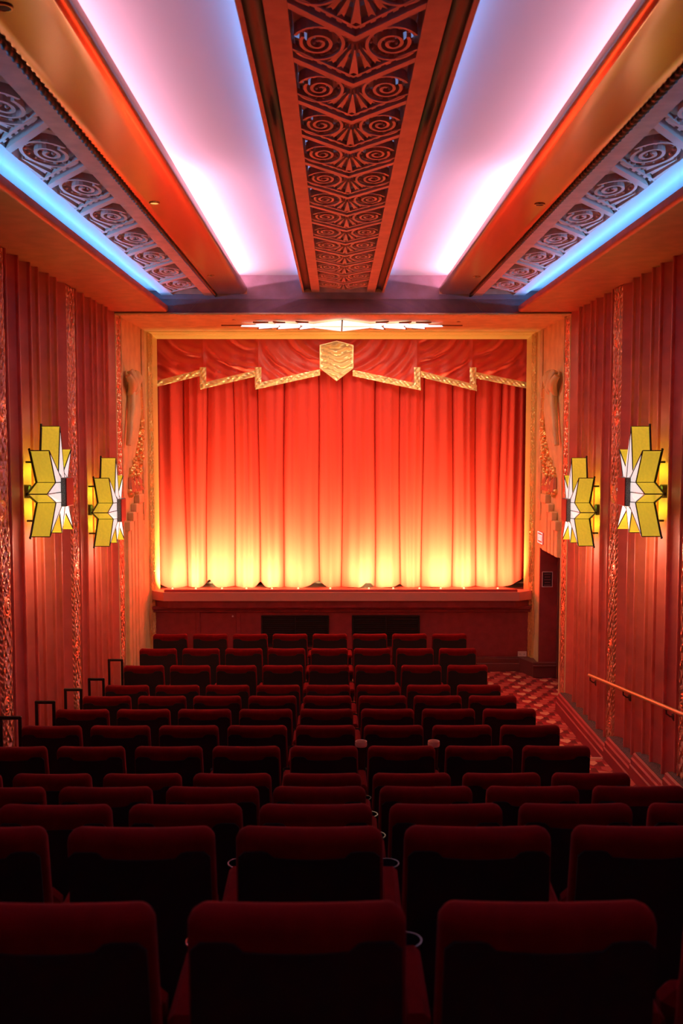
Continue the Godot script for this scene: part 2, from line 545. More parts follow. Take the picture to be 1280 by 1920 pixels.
func build_ceiling() -> void:
	var c := setting("ceiling", "plain plaster ceiling lit pink and blue from hidden coves", "ceiling")
	var s := Shape.new()
	s.box(Vector3(0, 6.33, -7.0), Vector3(7.2, 0.2, 18.0))
	obj("plaster", s, M.ceiling, c)

	# the middle beam
	var b := setting("ceiling_beam", "central ceiling beam of pierced Art Deco chevron openwork between plain strips", "ceiling beam")
	for g: float in [-1.0, 1.0]:
		s = extrude([0.331, 5.99, 0.445, 5.99, 0.445, 6.07, 0.36, 6.07, 0.36, 6.172, 0.331, 6.172], -1.4, HEAD, g)
		obj("strip", s, M.beam, b)
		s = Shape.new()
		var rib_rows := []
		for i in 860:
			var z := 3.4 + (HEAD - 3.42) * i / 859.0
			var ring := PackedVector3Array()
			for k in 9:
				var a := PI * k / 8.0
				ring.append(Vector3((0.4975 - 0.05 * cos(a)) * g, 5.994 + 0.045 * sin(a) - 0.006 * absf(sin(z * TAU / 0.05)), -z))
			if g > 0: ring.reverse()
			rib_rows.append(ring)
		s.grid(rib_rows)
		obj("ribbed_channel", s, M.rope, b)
		obj("channel", extrude([0.445, 6.045, 0.55, 6.045, 0.55, 6.075, 0.445, 6.075], -1.4, HEAD - 0.01, g), M.beam, b)
		s = extrude([0.546, 5.985, 0.572, 5.985, 0.578, 5.995, 0.578, 6.09, 0.56, 6.09, 0.552, 6.075, 0.546, 6.075], -1.4, HEAD, g)
		obj("edge_bead", s, M.beam, b)
		s = Shape.new()
		s.box(Vector3(0.515 * g, 6.083, -6.4), Vector3(0.03, 0.012, 15.4))
		var strip := obj("light_strip", s, M.led_blue, b)
		area("cove_light", Vector3(0.515 * g, 6.095, -6.4), Vector3(0.1 * g, 1, 0), Vector3(0, 0, 1), Vector2(0.03, 15.4), Color(0.13, 0.42, 1.0), BLUE_MID, strip)
	s = Shape.new()
	s.box(Vector3(0, 6.03, -HEAD + 0.012), Vector3(1.15, 0.085, 0.02))
	obj("end_piece", s, M.beam, b)
	var parts := lattice_tile(false)
	var meshes := []
	for p in parts: meshes.append([p[0], p[1].mesh()])
	for k in 16:
		var tile := Node3D.new()
		tile.name = "openwork_panel"
		b.add_child(tile, true)
		tile.position = Vector3(0, 5.992, -(14.12 - 0.682 * (k + 1) + 0.08))
		for p in meshes: obj(p[0], p[1], M.lattice, tile)
	s = Shape.new()
	s.box(Vector3(0, 6.03, -1.0), Vector3(0.66, 0.05, 4.6))
	obj("plain_panel", s, M.beam, b)

	# the two side beams and the coved soffits along the walls
	var hparts := lattice_tile(true)
	var hmeshes := []
	for p in hparts: hmeshes.append([p[0], p[1].mesh()])
	for g: float in [-1.0, 1.0]:
		var which := "handrail wall" if g > 0 else "wall opposite the handrail"
		b = setting("ceiling_beam", "gold side beam with rope moulding and openwork strip beside the " + which, "ceiling beam")
		s = extrude([1.80, 5.945, 1.955, 5.945, 1.955, 6.052, 1.93, 6.052, 1.93, 5.99, 1.80, 5.99], -1.4, HEAD, g)
		obj("strip", s, M.beam, b)
		# curved gold plate rolled up into a lip
		var pl := []
		pl.append_array([1.80, 5.99, 1.785, 5.955])
		for i in 6:
			var x := 1.78 - 0.37 * i / 5.0
			pl.append_array([x, 5.957 + 0.006 * i / 5.0])
		for i in range(1, 7):
			var a := PI / 2.0 * i / 6.0
			pl.append_array([1.41 - 0.06 * sin(a), 6.023 - 0.06 * cos(a)])
		pl.append_array([1.35, 6.055, 1.362, 6.055, 1.366, 6.02, 1.38, 5.995, 1.41, 5.982, 1.77, 5.978])
		obj("gold_plate", extrude_smooth(pl, -1.4, HEAD, g), M.plate, b)
		s = Shape.new()
		var rows := []
		var steps := 900
		for i in steps:
			var z := 3.2 + (HEAD - 3.2) * i / (steps - 1)
			var ring := PackedVector3Array()
			for k in 9:
				var a := TAU * k / 9.0
				var r := 0.02 * (1.0 + 0.32 * sin(2.0 * a + z * TAU / 0.085))
				ring.append(Vector3(1.792 * g + cos(a) * r, 5.945 + sin(a) * r, -z))
			rows.append(ring)
		s.grid(rows, true)
		obj("rope_moulding", s, M.rope, b)
		s = Shape.new()
		s.box(Vector3(1.87 * g, 6.0, -HEAD + 0.012), Vector3(1.04, 0.075, 0.02))
		obj("end_piece", s, M.beam, b)
		for k in 11:
			var tile := Node3D.new()
			tile.name = "openwork_panel"
			b.add_child(tile, true)
			tile.transform = Transform3D(Basis(Vector3(-1.33 * g, 0, 0), Vector3.UP, Vector3(0, 0, 1.466)), Vector3(2.394 * g, 5.945, -(14.1 - 1.0 * (k + 1) + 0.1)))
			for p in hmeshes: obj(p[0], p[1], M.lattice, tile)
		s = Shape.new()
		s.box(Vector3(2.175 * g, 5.97, -0.9), Vector3(0.438, 0.03, 4.2))
		obj("plain_panel", s, M.beam, b)
		for seg in [[-1.2, 8.6, PINK * 0.62], [8.6, 14.0, PINK]]:
			s = Shape.new()
			s.box(Vector3(1.66 * g, 5.99, -(seg[0] + seg[1]) / 2.0), Vector3(0.03, 0.012, seg[1] - seg[0] - 0.02))
			var strip := obj("light_strip", s, M.led_pink, b)
			area("cove_light", Vector3(1.66 * g, 6.002, -(seg[0] + seg[1]) / 2.0), Vector3(-1.6 * g, 1, 0), Vector3(0, 0, 1), Vector2(0.03, seg[1] - seg[0]), Color(1.0, 0.5, 0.74), seg[2], strip)
		s = extrude([1.78, 5.98, 1.80, 5.98, 1.93, 6.058, 2.4, 6.058, 2.4, 6.066, 1.92, 6.066, 1.78, 6.0], -1.4, HEAD, g)
		obj("beam_core", s, M.beam, b)

		var so := setting("ceiling_soffit", "red soffit with rounded lip and blue lit cove above the " + which, "soffit")
		var lip := [3.30, 5.715, 2.50, 5.715]
		for i in range(1, 6):
			var a := PI / 2.0 * i / 5.0
			lip.append_array([2.50 - 0.035 * sin(a), 5.75 - 0.035 * cos(a)])
		lip.append_array([2.465, 5.80, 2.48, 5.805, 2.495, 5.80, 2.52, 5.765, 3.30, 5.765])
		obj("soffit_board", extrude_smooth(lip, -1.4, HEAD, g), M.soffit, so)
		obj("cove_shelf", extrude([2.394, 5.95, 2.555, 5.95, 2.555, 6.04, 2.394, 6.04], -1.4, HEAD, g), M.cove, so)
		obj("cove_top", extrude([2.555, 6.01, 3.3, 6.01, 3.3, 6.06, 2.555, 6.06], -1.4, HEAD, g), M.cove, so)
		s = Shape.new()
		s.box(Vector3(2.66 * g, 5.772, -6.4), Vector3(0.03, 0.014, 15.2))
		var strip := obj("light_strip", s, M.led_blue, so)
		area("cove_light", Vector3(2.66 * g, 5.785, -6.4), Vector3(-1.0 * g, 1, 0), Vector3(0, 0, 1), Vector2(0.03, 15.2), Color(0.1, 0.42, 1.0), BLUE_SIDE, strip)

const BLUE_MID := 3.0
const BLUE_SIDE := 7.5
const PINK := 10.5

# an extruded outline with soft shading round its bends
func extrude_smooth(outline: Array, d0: float, d1: float, mirror := 1.0) -> Shape:
	var s := Shape.new()
	var p := V2(outline)
	for i in p.size(): p[i].x *= mirror
	var area2 := 0.0
	for i in p.size(): area2 += p[i].cross(p[(i + 1) % p.size()])
	if area2 < 0: p.reverse()
	var cnt := p.size()
	var nrm := []
	for i in cnt:
		var e := (p[(i + 1) % cnt] - p[i]).normalized()
		nrm.append(Vector2(e.y, -e.x))
	for i in cnt:
		var j := (i + 1) % cnt
		var na: Vector2 = nrm[i]
		var nb: Vector2 = nrm[i]
		var pr: Vector2 = nrm[(i - 1 + cnt) % cnt]
		if na.dot(pr) > 0.8: na = (na + pr).normalized()
		if nb.dot(nrm[j]) > 0.8: nb = (nb + nrm[j]).normalized()
		var a0 := Vector3(p[i].x, p[i].y, -d1)
		var a1 := Vector3(p[i].x, p[i].y, -d0)
		var b0 := Vector3(p[j].x, p[j].y, -d1)
		var b1 := Vector3(p[j].x, p[j].y, -d0)
		var n3 := Vector3(na.x, na.y, 0)
		var m3 := Vector3(nb.x, nb.y, 0)
		s.smooth(a0, b0, b1, n3, m3, m3)
		s.smooth(a0, b1, a1, n3, m3, n3)
	var idx := Geometry2D.triangulate_polygon(p)
	for i in range(0, idx.size(), 3):
		var a := p[idx[i]]
		var b := p[idx[i + 1]]
		var c := p[idx[i + 2]]
		if (b - a).cross(c - a) < 0.0:
			var w := b
			b = c; c = w
		s.tri(Vector3(a.x, a.y, -d0), Vector3(b.x, b.y, -d0), Vector3(c.x, c.y, -d0))
		s.tri(Vector3(a.x, a.y, -d1), Vector3(c.x, c.y, -d1), Vector3(b.x, b.y, -d1))
	return s


# ---------------------------------------------------------------- side walls

# Height of the carving at u (-1..1 across a band) and y metres along it: two strands that cross, rosettes between, feathered leaves.
func carving(u: float, y: float) -> float:
	var p := 0.92
	var h := 0.0
	for k in 3:                       # three pairs of stems that cross one another
		var c := 0.74 * sin(TAU * y / p + k * TAU / 6.0)
		h = maxf(h, 0.016 * clampf(1.6 - absf(u - c) / 0.07, 0.0, 1.0))
		h = maxf(h, 0.014 * clampf(1.6 - absf(u + c) / 0.07, 0.0, 1.0))
	var yy := fposmod(y, p) - p / 2.0
	var off := 0.25 if fposmod(y, p * 2.0) < p else -0.25
	var q := Vector2((u - off) * 0.165, yy)
	var rr := q.length()
	if rr < 0.105:                    # a snail-like rosette
		var a := atan2(q.y, q.x)
		h = 0.008 + 0.014 * pow(0.5 + 0.5 * sin(a + rr * 190.0), 0.7) * (1.0 - rr / 0.13)
	else:                             # feathered leaves between the stems
		var vein := 0.5 + 0.5 * sin(y * 96.0 - absf(u) * 22.0 + 2.0 * sin(y * 7.0))
		h = maxf(h, 0.012 * vein * (0.4 + 0.6 * sin(PI * clampf(absf(u), 0.0, 1.0))))
	return h * smoothstep(1.0, 0.93, absf(u))

# A carved band: across lies along ax, its length along ay, relief along ax x ay.
func band(o: Vector3, ax: Vector3, ay: Vector3, wide: float, long: float, per_m := 46.0, deep := 1.0, cols := 30) -> Shape:
	var s := Shape.new()
	var rows := []
	var cnt := int(long * per_m)
	var up := ax.cross(ay).normalized()
	for i in cnt + 1:
		var line := PackedVector3Array()
		var y := long * i / cnt
		for j in cols + 1:
			var u := -1.0 + 2.0 * j / cols
			line.append(o + ax * (u * wide / 2.0) + ay * y + up * carving(u, y) * deep)
		rows.append(line)
	s.grid(rows)
	return s

const EDGES := [6.94, 7.32, 7.70, 7.97, 8.35, 8.63, 9.10, 9.49, 9.86, 10.24, 10.51, 10.90, 11.18, 11.62, 12.03, 12.38, 12.77, 13.03, 13.41, 13.66, 14.16]

func build_walls() -> void:
	var shapes := {}
	for g: float in [-1.0, 1.0]:
		var side := "right" if g > 0 else "left"
		var w := setting("wall_" + side, "salmon fluted wall with carved strips, " + ("behind the sloping handrail" if g > 0 else "behind the black metal hoops"), "wall")
		var s := Shape.new()
		s.box(Vector3((WALL + 0.26) * g, 2.9, -6.35), Vector3(0.2, 6.8, 16.0))
		obj("wall_slab", s, M.wall, w)
		for i in EDGES.size() - 1:
			var a: float = EDGES[i]
			var b: float = EDGES[i + 1]
			if is_equal_approx(a, 9.10) or is_equal_approx(a, 11.62): continue
			s = Shape.new()
			var rows := []
			for yy in [0.0, 5.76]:
				var line := PackedVector3Array()
				for k in 13:
					var q := k / 12.0
					var deep := 0.095 * pow(sin(PI * q), 0.9) * clampf((b - a) / 0.38, 0.7, 1.15)
					line.append(Vector3((WALL - 0.025 + deep) * g, yy, -lerpf(a, b, q)))
				if g < 0: line.reverse()
				rows.append(line)
			rows.reverse()
			s.grid(rows)
			obj("flute", s, M.wall, w)
			s = Shape.new()
			s.bevel(Vector3((WALL - 0.02) * g, 2.88, -a), Vector3(0.05, 5.76, 0.03), 0.008)
			obj("fillet", s, M.wall, w)
		for d in [9.295, 11.825]:
			s = Shape.new()
			s.box(Vector3((WALL + 0.05) * g, 2.88, -d), Vector3(0.12, 5.76, 0.41))
			var st := obj("carved_strip", s, M.wall, w)
			obj("carving", band(Vector3((WALL - 0.012) * g, 0.05, -d), Vector3(0, 0, g), Vector3.UP, 0.33, 5.65, 100.0, 1.8), M.carved, st)
		# skirting with its dusty ledge, stepping up with the floor
		var sk := setting("baseboard_" + side, "deep red moulded skirting stepping up with the floor " + ("under the handrail" if g > 0 else "behind the row-end hoops"), "skirting")
		var cuts := [14.18, 11.6]
		for k in range(5, 11): cuts.append(11.6 - ROW * (k - 4))
		for k in cuts.size() - 1:
			var base: float = 0.0 if k == 0 else TIER[3 + k]
			var inn := 3.075
			var pr := [inn, base, inn, base + 0.13, inn + 0.016, base + 0.14, inn + 0.016, base + 0.2, inn + 0.032, base + 0.215, inn + 0.04, base + 0.25, inn + 0.06, base + 0.262, WALL + 0.1, base + 0.262, WALL + 0.1, base]
			obj("skirting_board", extrude(pr, cuts[k + 1], cuts[k] - 0.004, g), M.skirt, sk)
			obj("ledge", extrude([inn + 0.065, base + 0.262, WALL + 0.1, base + 0.262, WALL + 0.1, base + 0.268, inn + 0.065, base + 0.268], cuts[k + 1], cuts[k] - 0.006, g), M.ledge, sk)
	var back := setting("wall_back", "plain dark red back wall of the auditorium", "wall")
	var s := Shape.new()
	s.box(Vector3(0, 3.2, 1.5), Vector3(7.0, 6.6, 0.2))
	obj("wall_slab", s, M.apron, back)


# ---------------------------------------------------------------- the arch in front of the stage

func build_arch() -> void:
	var h := setting("wall_header", "dark mauve wall strip above the stage arch", "wall")
	var s := Shape.new()
	s.box(Vector3(0, 6.07, -HEAD - 0.12), Vector3(7.2, 0.735, 0.2))
	obj("header_slab", s, M.header, h)
	var top := setting("ceiling_arch", "flat gold soffit of the stage arch with carved border", "soffit")
	s = Shape.new()
	s.box(Vector3(0, 5.80, -(HEAD + 0.02 + 17.8) / 2.0), Vector3(7.2, 0.2, 17.8 - HEAD - 0.02))
	obj("soffit_slab", s, M.arch, top)
	obj("carved_border", band(Vector3(-WALL, 5.698, -HEAD - 0.16), Vector3(0, 0, 1), Vector3.RIGHT, 0.3, WALL * 2.0, 90.0, 1.5), M.carved, top)
	s = Shape.new()
	s.bevel(Vector3(0, 5.69, -HEAD), Vector3(WALL * 2.0, 0.03, 0.03), 0.01)
	obj("edge_bead", s, M.arch, top)
	for g: float in [-1.0, 1.0]:
		var side := "right" if g > 0 else "left"
		var w := setting("wall_arch_" + side, "orange gold arch wall with relief and stepped pilasters, " + ("above the exit doorway" if g > 0 else "facing the exit doorway"), "wall")
		s = Shape.new()
		if g > 0:      # the doorway is cut out between 14.72 and 16.2
			s.box(Vector3((WALL + 0.1), 3.93, -15.5), Vector3(0.2, 3.54, 2.64))
			s.box(Vector3((WALL + 0.1), 1.08, -14.45), Vector3(0.2, 2.16, 0.5))
			s.box(Vector3((WALL + 0.1), 1.08, -16.53), Vector3(0.2, 2.16, 0.58))
		else:
			s.box(Vector3(-(WALL + 0.1), 2.85, -15.5), Vector3(0.2, 5.7, 2.64))
		obj("wall_slab", s, M.arch, w)
		obj("carved_border", band(Vector3((WALL - 0.005) * g, 0.05, -HEAD - 0.19), Vector3(0, 0, g), Vector3.UP, 0.34, 5.6, 100.0, 1.6), M.carved, w)
		s = Shape.new()
		s.bevel(Vector3((WALL - 0.01) * g, 2.85, -HEAD + 0.0), Vector3(0.04, 5.7, 0.03), 0.01)
		s.bevel(Vector3((WALL - 0.01) * g, 2.85, -HEAD - 0.39), Vector3(0.04, 5.7, 0.025), 0.008)
		obj("edge_bead", s, M.arch, w)
		# narrow grooved fillets beside the stage frame
		for k in 3:
			s = Shape.new()
			s.bevel(Vector3((WALL - 0.012) * g, (5.68 + 2.55 + 0.12 * k) / 2.0, -16.26 - 0.075 * k + 0.1), Vector3(0.03, 5.68 - 2.55 - 0.12 * k, 0.045), 0.008)
			obj("fillet", s, M.arch, w)
		# stepped pilasters with caps
		var low := 2.17 if g > 0 else 0.0
		var tops := [2.70, 2.82, 2.93, 3.06]
		for k in 4:
			var d0 := 14.70 + 0.245 * k
			var wide := 0.19 if k < 3 else 0.33
			s = Shape.new()
			s.bevel(Vector3((WALL - 0.03) * g, (tops[k] - 0.12 + low) / 2.0, -d0 - wide / 2.0), Vector3(0.06, tops[k] - 0.12 - low, wide), 0.008)
			var pil := obj("pilaster", s, M.arch, w)
			s = Shape.new()
			s.bevel(Vector3((WALL - 0.045) * g, tops[k] - 0.06, -d0 - wide / 2.0), Vector3(0.09, 0.14, wide + 0.02), 0.01)
			obj("cap", s, M.arch, pil)
		for k in 4:
			var d0 := 15.83 + 0.075 * k
			s = Shape.new()
			var tp := 2.95 - 0.11 * k
			s.bevel(Vector3((WALL - 0.016) * g, (tp + low) / 2.0, -d0), Vector3(0.032, tp - low, 0.062), 0.006)
			obj("fillet", s, M.arch, w)
		relief(g, w)
		if g > 0: doorway()

func relief(g: float, w: Node) -> void:
	# a draped figure raising a plume, a staff, and a cascade of blossoms: low relief on the arch wall
	var r := Node3D.new()
	r.name = "relief"
	w.add_child(r, true)
	var P := func(d: float, y: float, out: float) -> Vector3: return Vector3((WALL - out) * g, y, -d)
	var s := Shape.new()
	for k in 6:                       # plume of curling leaves, side by side like fingers
		var tip := 14.74 + 0.105 * k
		var path := []
		var rad := []
		for i in 8:
			var q := i / 7.0
			path.append(P.call(lerpf(15.06 + 0.02 * k, tip - 0.05 * sin(PI * q), q), lerpf(4.60, 4.86 + 0.10 * sin(k * 0.9), q), 0.03 + 0.09 * sin(PI * q * 0.8)))
			rad.append(0.03 + 0.03 * sin(PI * (0.1 + 0.75 * q)))
		s.tube(path, rad, 8)
	obj("plume", s, M.arch, r)
	s = Shape.new()
	s.tube([P.call(15.12, 4.66, 0.05), P.call(15.02, 4.45, 0.07), P.call(14.92, 4.2, 0.07), P.call(14.84, 3.98, 0.07), P.call(14.80, 3.84, 0.06)], [0.07, 0.06, 0.05, 0.045, 0.04], 9)
	obj("staff", s, M.arch, r)
	# head and draped body as smooth low relief
	s = Shape.new()
	s.lathe([Vector2(0.14, 0.0), Vector2(0.135, 0.05), Vector2(0.1, 0.1), Vector2(0.05, 0.125), Vector2(0.001, 0.13)], P.call(15.55, 4.86, 0.0), Vector3(-g, 0, 0), 14)
	obj("head", s, M.arch, r)
	s = Shape.new()
	var rows := []
	for i in 31:
		var q := i / 30.0
		var y := lerpf(4.78, 3.5, q)
		var mid := lerpf(15.5, 15.28, q)
		var half := lerpf(0.1, 0.34, smoothstep(0.0, 0.3, q)) * lerpf(1.0, 0.8, smoothstep(0.6, 1.0, q))
		var line := PackedVector3Array()
		for j in 17:
			var e := -1.0 + 2.0 * j / 16.0
			var hgt := 0.11 * sqrt(maxf(0.0, 1.0 - e * e)) * lerpf(1.0, 0.1, smoothstep(0.3, 1.0, q))
			hgt += 0.014 * sin(e * 13.0 + q * 9.0) * smoothstep(0.15, 0.5, q) * (1.0 - e * e)
			line.append(P.call(mid + e * half, y, hgt - 0.002))
		if g < 0: line.reverse()
		rows.append(line)
	s.grid(rows)
	obj("draped_figure", s, M.arch, r)
	s = Shape.new()
	for k in 4:                        # a folded sleeve hanging at the stage side
		s.bevel(P.call(15.88 + 0.03 * k, 4.66 - 0.17 * k, 0.035), Vector3(0.07, 0.2, 0.14), 0.03, Basis(Vector3.RIGHT, 0.25))
	obj("sleeve", s, M.gold_carved, r)
	s = Shape.new()
	var rg := RandomNumberGenerator.new()
	rg.seed = 21
	for k in 120:                      # blossoms, each a little domed rosette
		var q := rg.randf()
		var y := lerpf(4.4, 3.08, q)
		var mid := lerpf(15.98, 15.42, smoothstep(0.1, 1.0, q))
		var spread := lerpf(0.06, 0.42, smoothstep(0.1, 0.8, q))
		var o: Vector3 = P.call(mid + rg.randf_range(-1, 1) * spread, y, 0.0)
		var rad := rg.randf_range(0.032, 0.055)
		var hgt := rg.randf_range(0.04, 0.085)
		s.lathe([Vector2(rad, 0), Vector2(rad * 0.95, hgt * 0.5), Vector2(rad * 0.55, hgt * 0.85), Vector2(rad * 0.4, hgt * 0.7), Vector2(0.001, hgt * 0.95)], o, Vector3(-g, 0, 0), 7)
	tag(obj("blossoms", s, M.gold_carved, r), "", "", "", "stuff")
	s = Shape.new()
	for k in 9:                        # pleated hem under the blossoms
		s.tube([P.call(15.05 + 0.1 * k, 3.35 - 0.03 * (k % 3), 0.02), P.call(15.04 + 0.1 * k, 3.12, 0.03)], [0.035, 0.05], 6)
	obj("hem", s, M.carved, r)

func doorway() -> void:
	var d := setting("door_1", "dark exit doorway with red side walls opening off the stage arch", "doorway")
	var s := Shape.new()
	s.box(Vector3(3.885, 1.08, -16.215), Vector3(1.29, 2.16, 0.03))        # the side wall that faces the seats
	obj("side_wall", s, M.apron, d)
	s = Shape.new()
	s.box(Vector3(4.58, 1.15, -15.4), Vector3(0.1, 2.3, 1.9))
	obj("end_wall", s, M.apron, d)
	s = Shape.new()
	s.box(Vector3(3.98, 1.15, -14.62), Vector3(1.1, 2.3, 0.2))
	obj("side_wall", s, M.apron, d)
	s = Shape.new()
	s.box(Vector3(3.98, 2.25, -15.45), Vector3(1.1, 0.14, 1.6))
	obj("lintel", s, M.apron, d)
	s = Shape.new()
	s.box(Vector3(3.98, -0.06, -15.45), Vector3(1.1, 0.12, 1.9))
	obj("threshold", s, M.carpet, d)
	s = Shape.new()
	s.bevel(Vector3(3.66, 1.05, -16.15), Vector3(0.28, 2.1, 0.1), 0.01)
	obj("door_leaf", s, M.dark_wood, d)
	s = Shape.new()
	s.bevel(Vector3(3.34, 0.13, -16.18), Vector3(0.4, 0.26, 0.05), 0.012)
	s.bevel(Vector3(3.34, 0.2, -16.16), Vector3(0.4, 0.03, 0.06), 0.01)
	obj("skirting_board", s, M.dark_wood, d)


# ---------------------------------------------------------------- stage

func build_stage() -> void:
	# gilded frame round the opening: carved outer band and a smooth bevel inside
	var f := thing("proscenium_surround", "gilded frame with carved outer band around the red stage curtain", "surround")
	var out_w := WALL - 0.005
	var in_w := 3.11
	var top_o := 5.69
	var top_i := 5.605
	for g: float in [-1.0, 1.0]:
		# the carved band stands on the splayed face of the frame's post
		var a := Vector3(out_w * g, 0, -STAGE + 0.0)
		var b := Vector3((in_w + 0.045) * g, 0, -STAGE - 0.12)
		var s := Shape.new()
		s.prism(PackedVector2Array([Vector2(a.x, a.z), Vector2(b.x, b.z), Vector2(in_w * g, -STAGE - 0.31), Vector2((out_w + 0.1) * g, -STAGE - 0.31), Vector2((out_w + 0.1) * g, a.z)]), Vector3(0, top_o + 0.02, 0), Vector3.RIGHT, Vector3(0, 0, 1), top_o)
		var post := obj("side_post", s, M.gold_frame, f)
		var ax := (b - a).normalized()
		var wide := (b - a).length() * 0.92
		var mid := (a + b) / 2.0
		var nrm := ax.cross(Vector3.UP)
		if nrm.z < 0:
			ax = -ax
		obj("carved_band", band(mid + Vector3(0, 0.02, 0) + ax.cross(Vector3.UP) * 0.002, ax, Vector3.UP, wide, 5.66, 90.0, 1.5, 18), M.gold_carved, post)
	var s := Shape.new()
	s.prism(V2([top_o, -STAGE, top_i + 0.045, -STAGE - 0.12, top_i, -STAGE - 0.31, top_o + 0.04, -STAGE - 0.31, top_o + 0.04, -STAGE]), Vector3(-out_w, 0, 0), Vector3.UP, Vector3(0, 0, 1), out_w * 2.0)
	var rail := obj("top_rail", s, M.gold_frame, f)
	var ax := Vector3(0, -0.05, -0.12).normalized()
	obj("carved_band", band(Vector3(-out_w + 0.03, (top_o + top_i + 0.045) / 2.0, -STAGE - 0.06 + 0.004), -ax, Vector3.RIGHT, 0.10, out_w * 2.0 - 0.06, 80.0, 1.0, 14), M.gold_carved, rail)

	# apron wall below the stage
	var w := setting("wall_stage", "dark red apron wall under the stage with panelled door", "wall")
	s = Shape.new()
	s.box(Vector3(0, 0.6, -16.85), Vector3(6.6, 1.3, 0.3))
	obj("wall_slab", s, M.apron, w)
	for x in [-2.44, -1.75]:
		s = Shape.new()
		s.bevel(Vector3(x, 0.62, -16.695), Vector3(0.07, 0.78, 0.03), 0.008)
		obj("door_post", s, M.apron, w)
	s = Shape.new()
	s.bevel(Vector3(-2.095, 0.62, -16.7), Vector3(0.6, 0.74, 0.02), 0.006)
	var leaf := obj("door_leaf", s, M.apron, w)
	s = Shape.new()
	s.lathe([Vector2(0.001, 0.03), Vector2(0.013, 0.026), Vector2(0.016, 0.014), Vector2(0.007, 0.006), Vector2(0.007, 0)], Vector3(-1.85, 0.94, -16.69), Vector3(0, 0, 1), 10)
	obj("knob", s, M.white_plate, leaf)
	s = Shape.new()
	s.bevel(Vector3(0, 1.035, -16.68), Vector3(6.4, 0.05, 0.06), 0.012)
	s.bevel(Vector3(0, 1.09, -16.66), Vector3(6.4, 0.06, 0.1), 0.012)
	obj("cornice", s, M.apron, w)
	var bb := setting("baseboard_stage", "dark stepped skirting along the foot of the stage wall", "skirting")
	s = Shape.new()
	s.bevel(Vector3(0, 0.11, -16.67), Vector3(6.44, 0.22, 0.06), 0.008)
	s.bevel(Vector3(0, 0.07, -16.64), Vector3(6.44, 0.14, 0.06), 0.008)
	s.bevel(Vector3(0, 0.225, -16.68), Vector3(6.44, 0.03, 0.05), 0.01)
	obj("skirting_board", s, M.dark_wood, bb)
	for g: float in [-1.0, 1.0]:      # diagonal return beside the frame's post
		s = Shape.new()
		s.prism(PackedVector2Array([Vector2(3.0 * g, -16.62), Vector2(3.16 * g, -16.2), Vector2(3.24 * g, -16.2), Vector2(3.24 * g, -16.7), Vector2(3.0 * g, -16.7)]), Vector3(0, 0.235, 0), Vector3.RIGHT, Vector3(0, 0, 1), 0.235)
		obj("corner_block", s, M.dark_wood, bb)

	# stage floor and its lip
	var st := setting("floor_stage", "stage edge with salmon painted lip under the curtain", "stage")
	s = Shape.new()
	s.box(Vector3(0, 1.30, -17.25), Vector3(6.9, 0.12, 1.1))
	obj("stage_boards", s, M.dark_wood, st)
	s = Shape.new()
	s.prism(PackedVector2Array([Vector2(-2.97, -16.42), Vector2(2.95, -16.42), Vector2(3.2, -16.62), Vector2(3.2, -16.75), Vector2(-3.2, -16.75), Vector2(-3.2, -16.62)]), Vector3(0, 1.385, 0), Vector3.RIGHT, Vector3(0, 0, 1), 0.145)
	obj("lip", s, M.lip, st)
	s = Shape.new()
	s.prism(PackedVector2Array([Vector2(-2.9, -16.5), Vector2(2.9, -16.5), Vector2(3.15, -16.68), Vector2(3.15, -16.78), Vector2(-3.15, -16.78), Vector2(-3.15, -16.68)]), Vector3(0, 1.245, 0), Vector3.RIGHT, Vector3(0, 0, 1), 0.13)
	obj("lip_moulding", s, M.apron, st)
	s = Shape.new()
	s.box(Vector3(0, 3.4, -17.75), Vector3(7.2, 5.4, 0.2))
	obj("rear_wall", s, M.dark_wood, st)
	s = Shape.new()
	s.box(Vector3(-3.4, 3.4, -17.3), Vector3(0.1, 5.4, 0.7))
	s.box(Vector3(3.4, 3.4, -17.3), Vector3(0.1, 5.4, 0.7))
	obj("wing_wall", s, M.dark_wood, st)


# ---------------------------------------------------------------- curtain

const GAPS := [-3.24, -2.73, -2.325, -1.876, -1.437, -0.989, -0.412, 0.01, 0.587, 0.981, 1.422, 1.917, 2.311, 2.752, 3.20]
const LIFTS := [[-2.30, 0.14, 0.09], [-1.42, 0.09, 0.07], [-0.42, 0.10, 0.12], [0.45, 0.11, 0.09], [1.0, 0.04, 0.06], [3.2, 0.15, 0.22], [-3.2, 0.06, 0.15]]

func fold_at(i: int, h: float) -> float:      # where fold i runs at height h (0 foot .. 1 head)
	return GAPS[i] + (0.035 * sin(i * 2.3) * (1.0 - h) + 0.012 * sin(h * 5.0 + i * 1.7)) * (1.0 if i > 0 and i < GAPS.size() - 1 else 0.0)

func curtain_point(i: int, q: float, h: float) -> Vector3:
	var x := lerpf(fold_at(i, h), fold_at(i + 1, h), q)
	var foot := 1.36
	for l in LIFTS: foot += l[1] * exp(-pow((x - l[0]) / l[2], 2.0))
	foot += 0.012 * sin(x * 9.0)
	var y := lerpf(foot, 5.5, h)
	var wide: float = GAPS[i + 1] - GAPS[i]
	var amp: float = 0.15 + 0.05 * sin(i * 1.9) + 0.03 * (1.0 - h)
	var z := amp * pow(sin(PI * q), 0.36 + 0.14 * sin(i * 3.1))
	z += 0.042 * sin(TAU * (q * (2.0 + (i % 2)) + i * 0.37)) * sin(PI * q) * (0.4 + 0.6 * h)
	z += 0.014 * sin(TAU * (q * 5.0 + i * 0.61) + h * 2.0) * sin(PI * q) * h
	z += 0.05 * exp(-h * 14.0) * sin(PI * q) + 0.012 * sin(h * 3.0 + i)
	if wide < 0.42: z *= 0.85
	return Vector3(x, y, -17.34 + z)

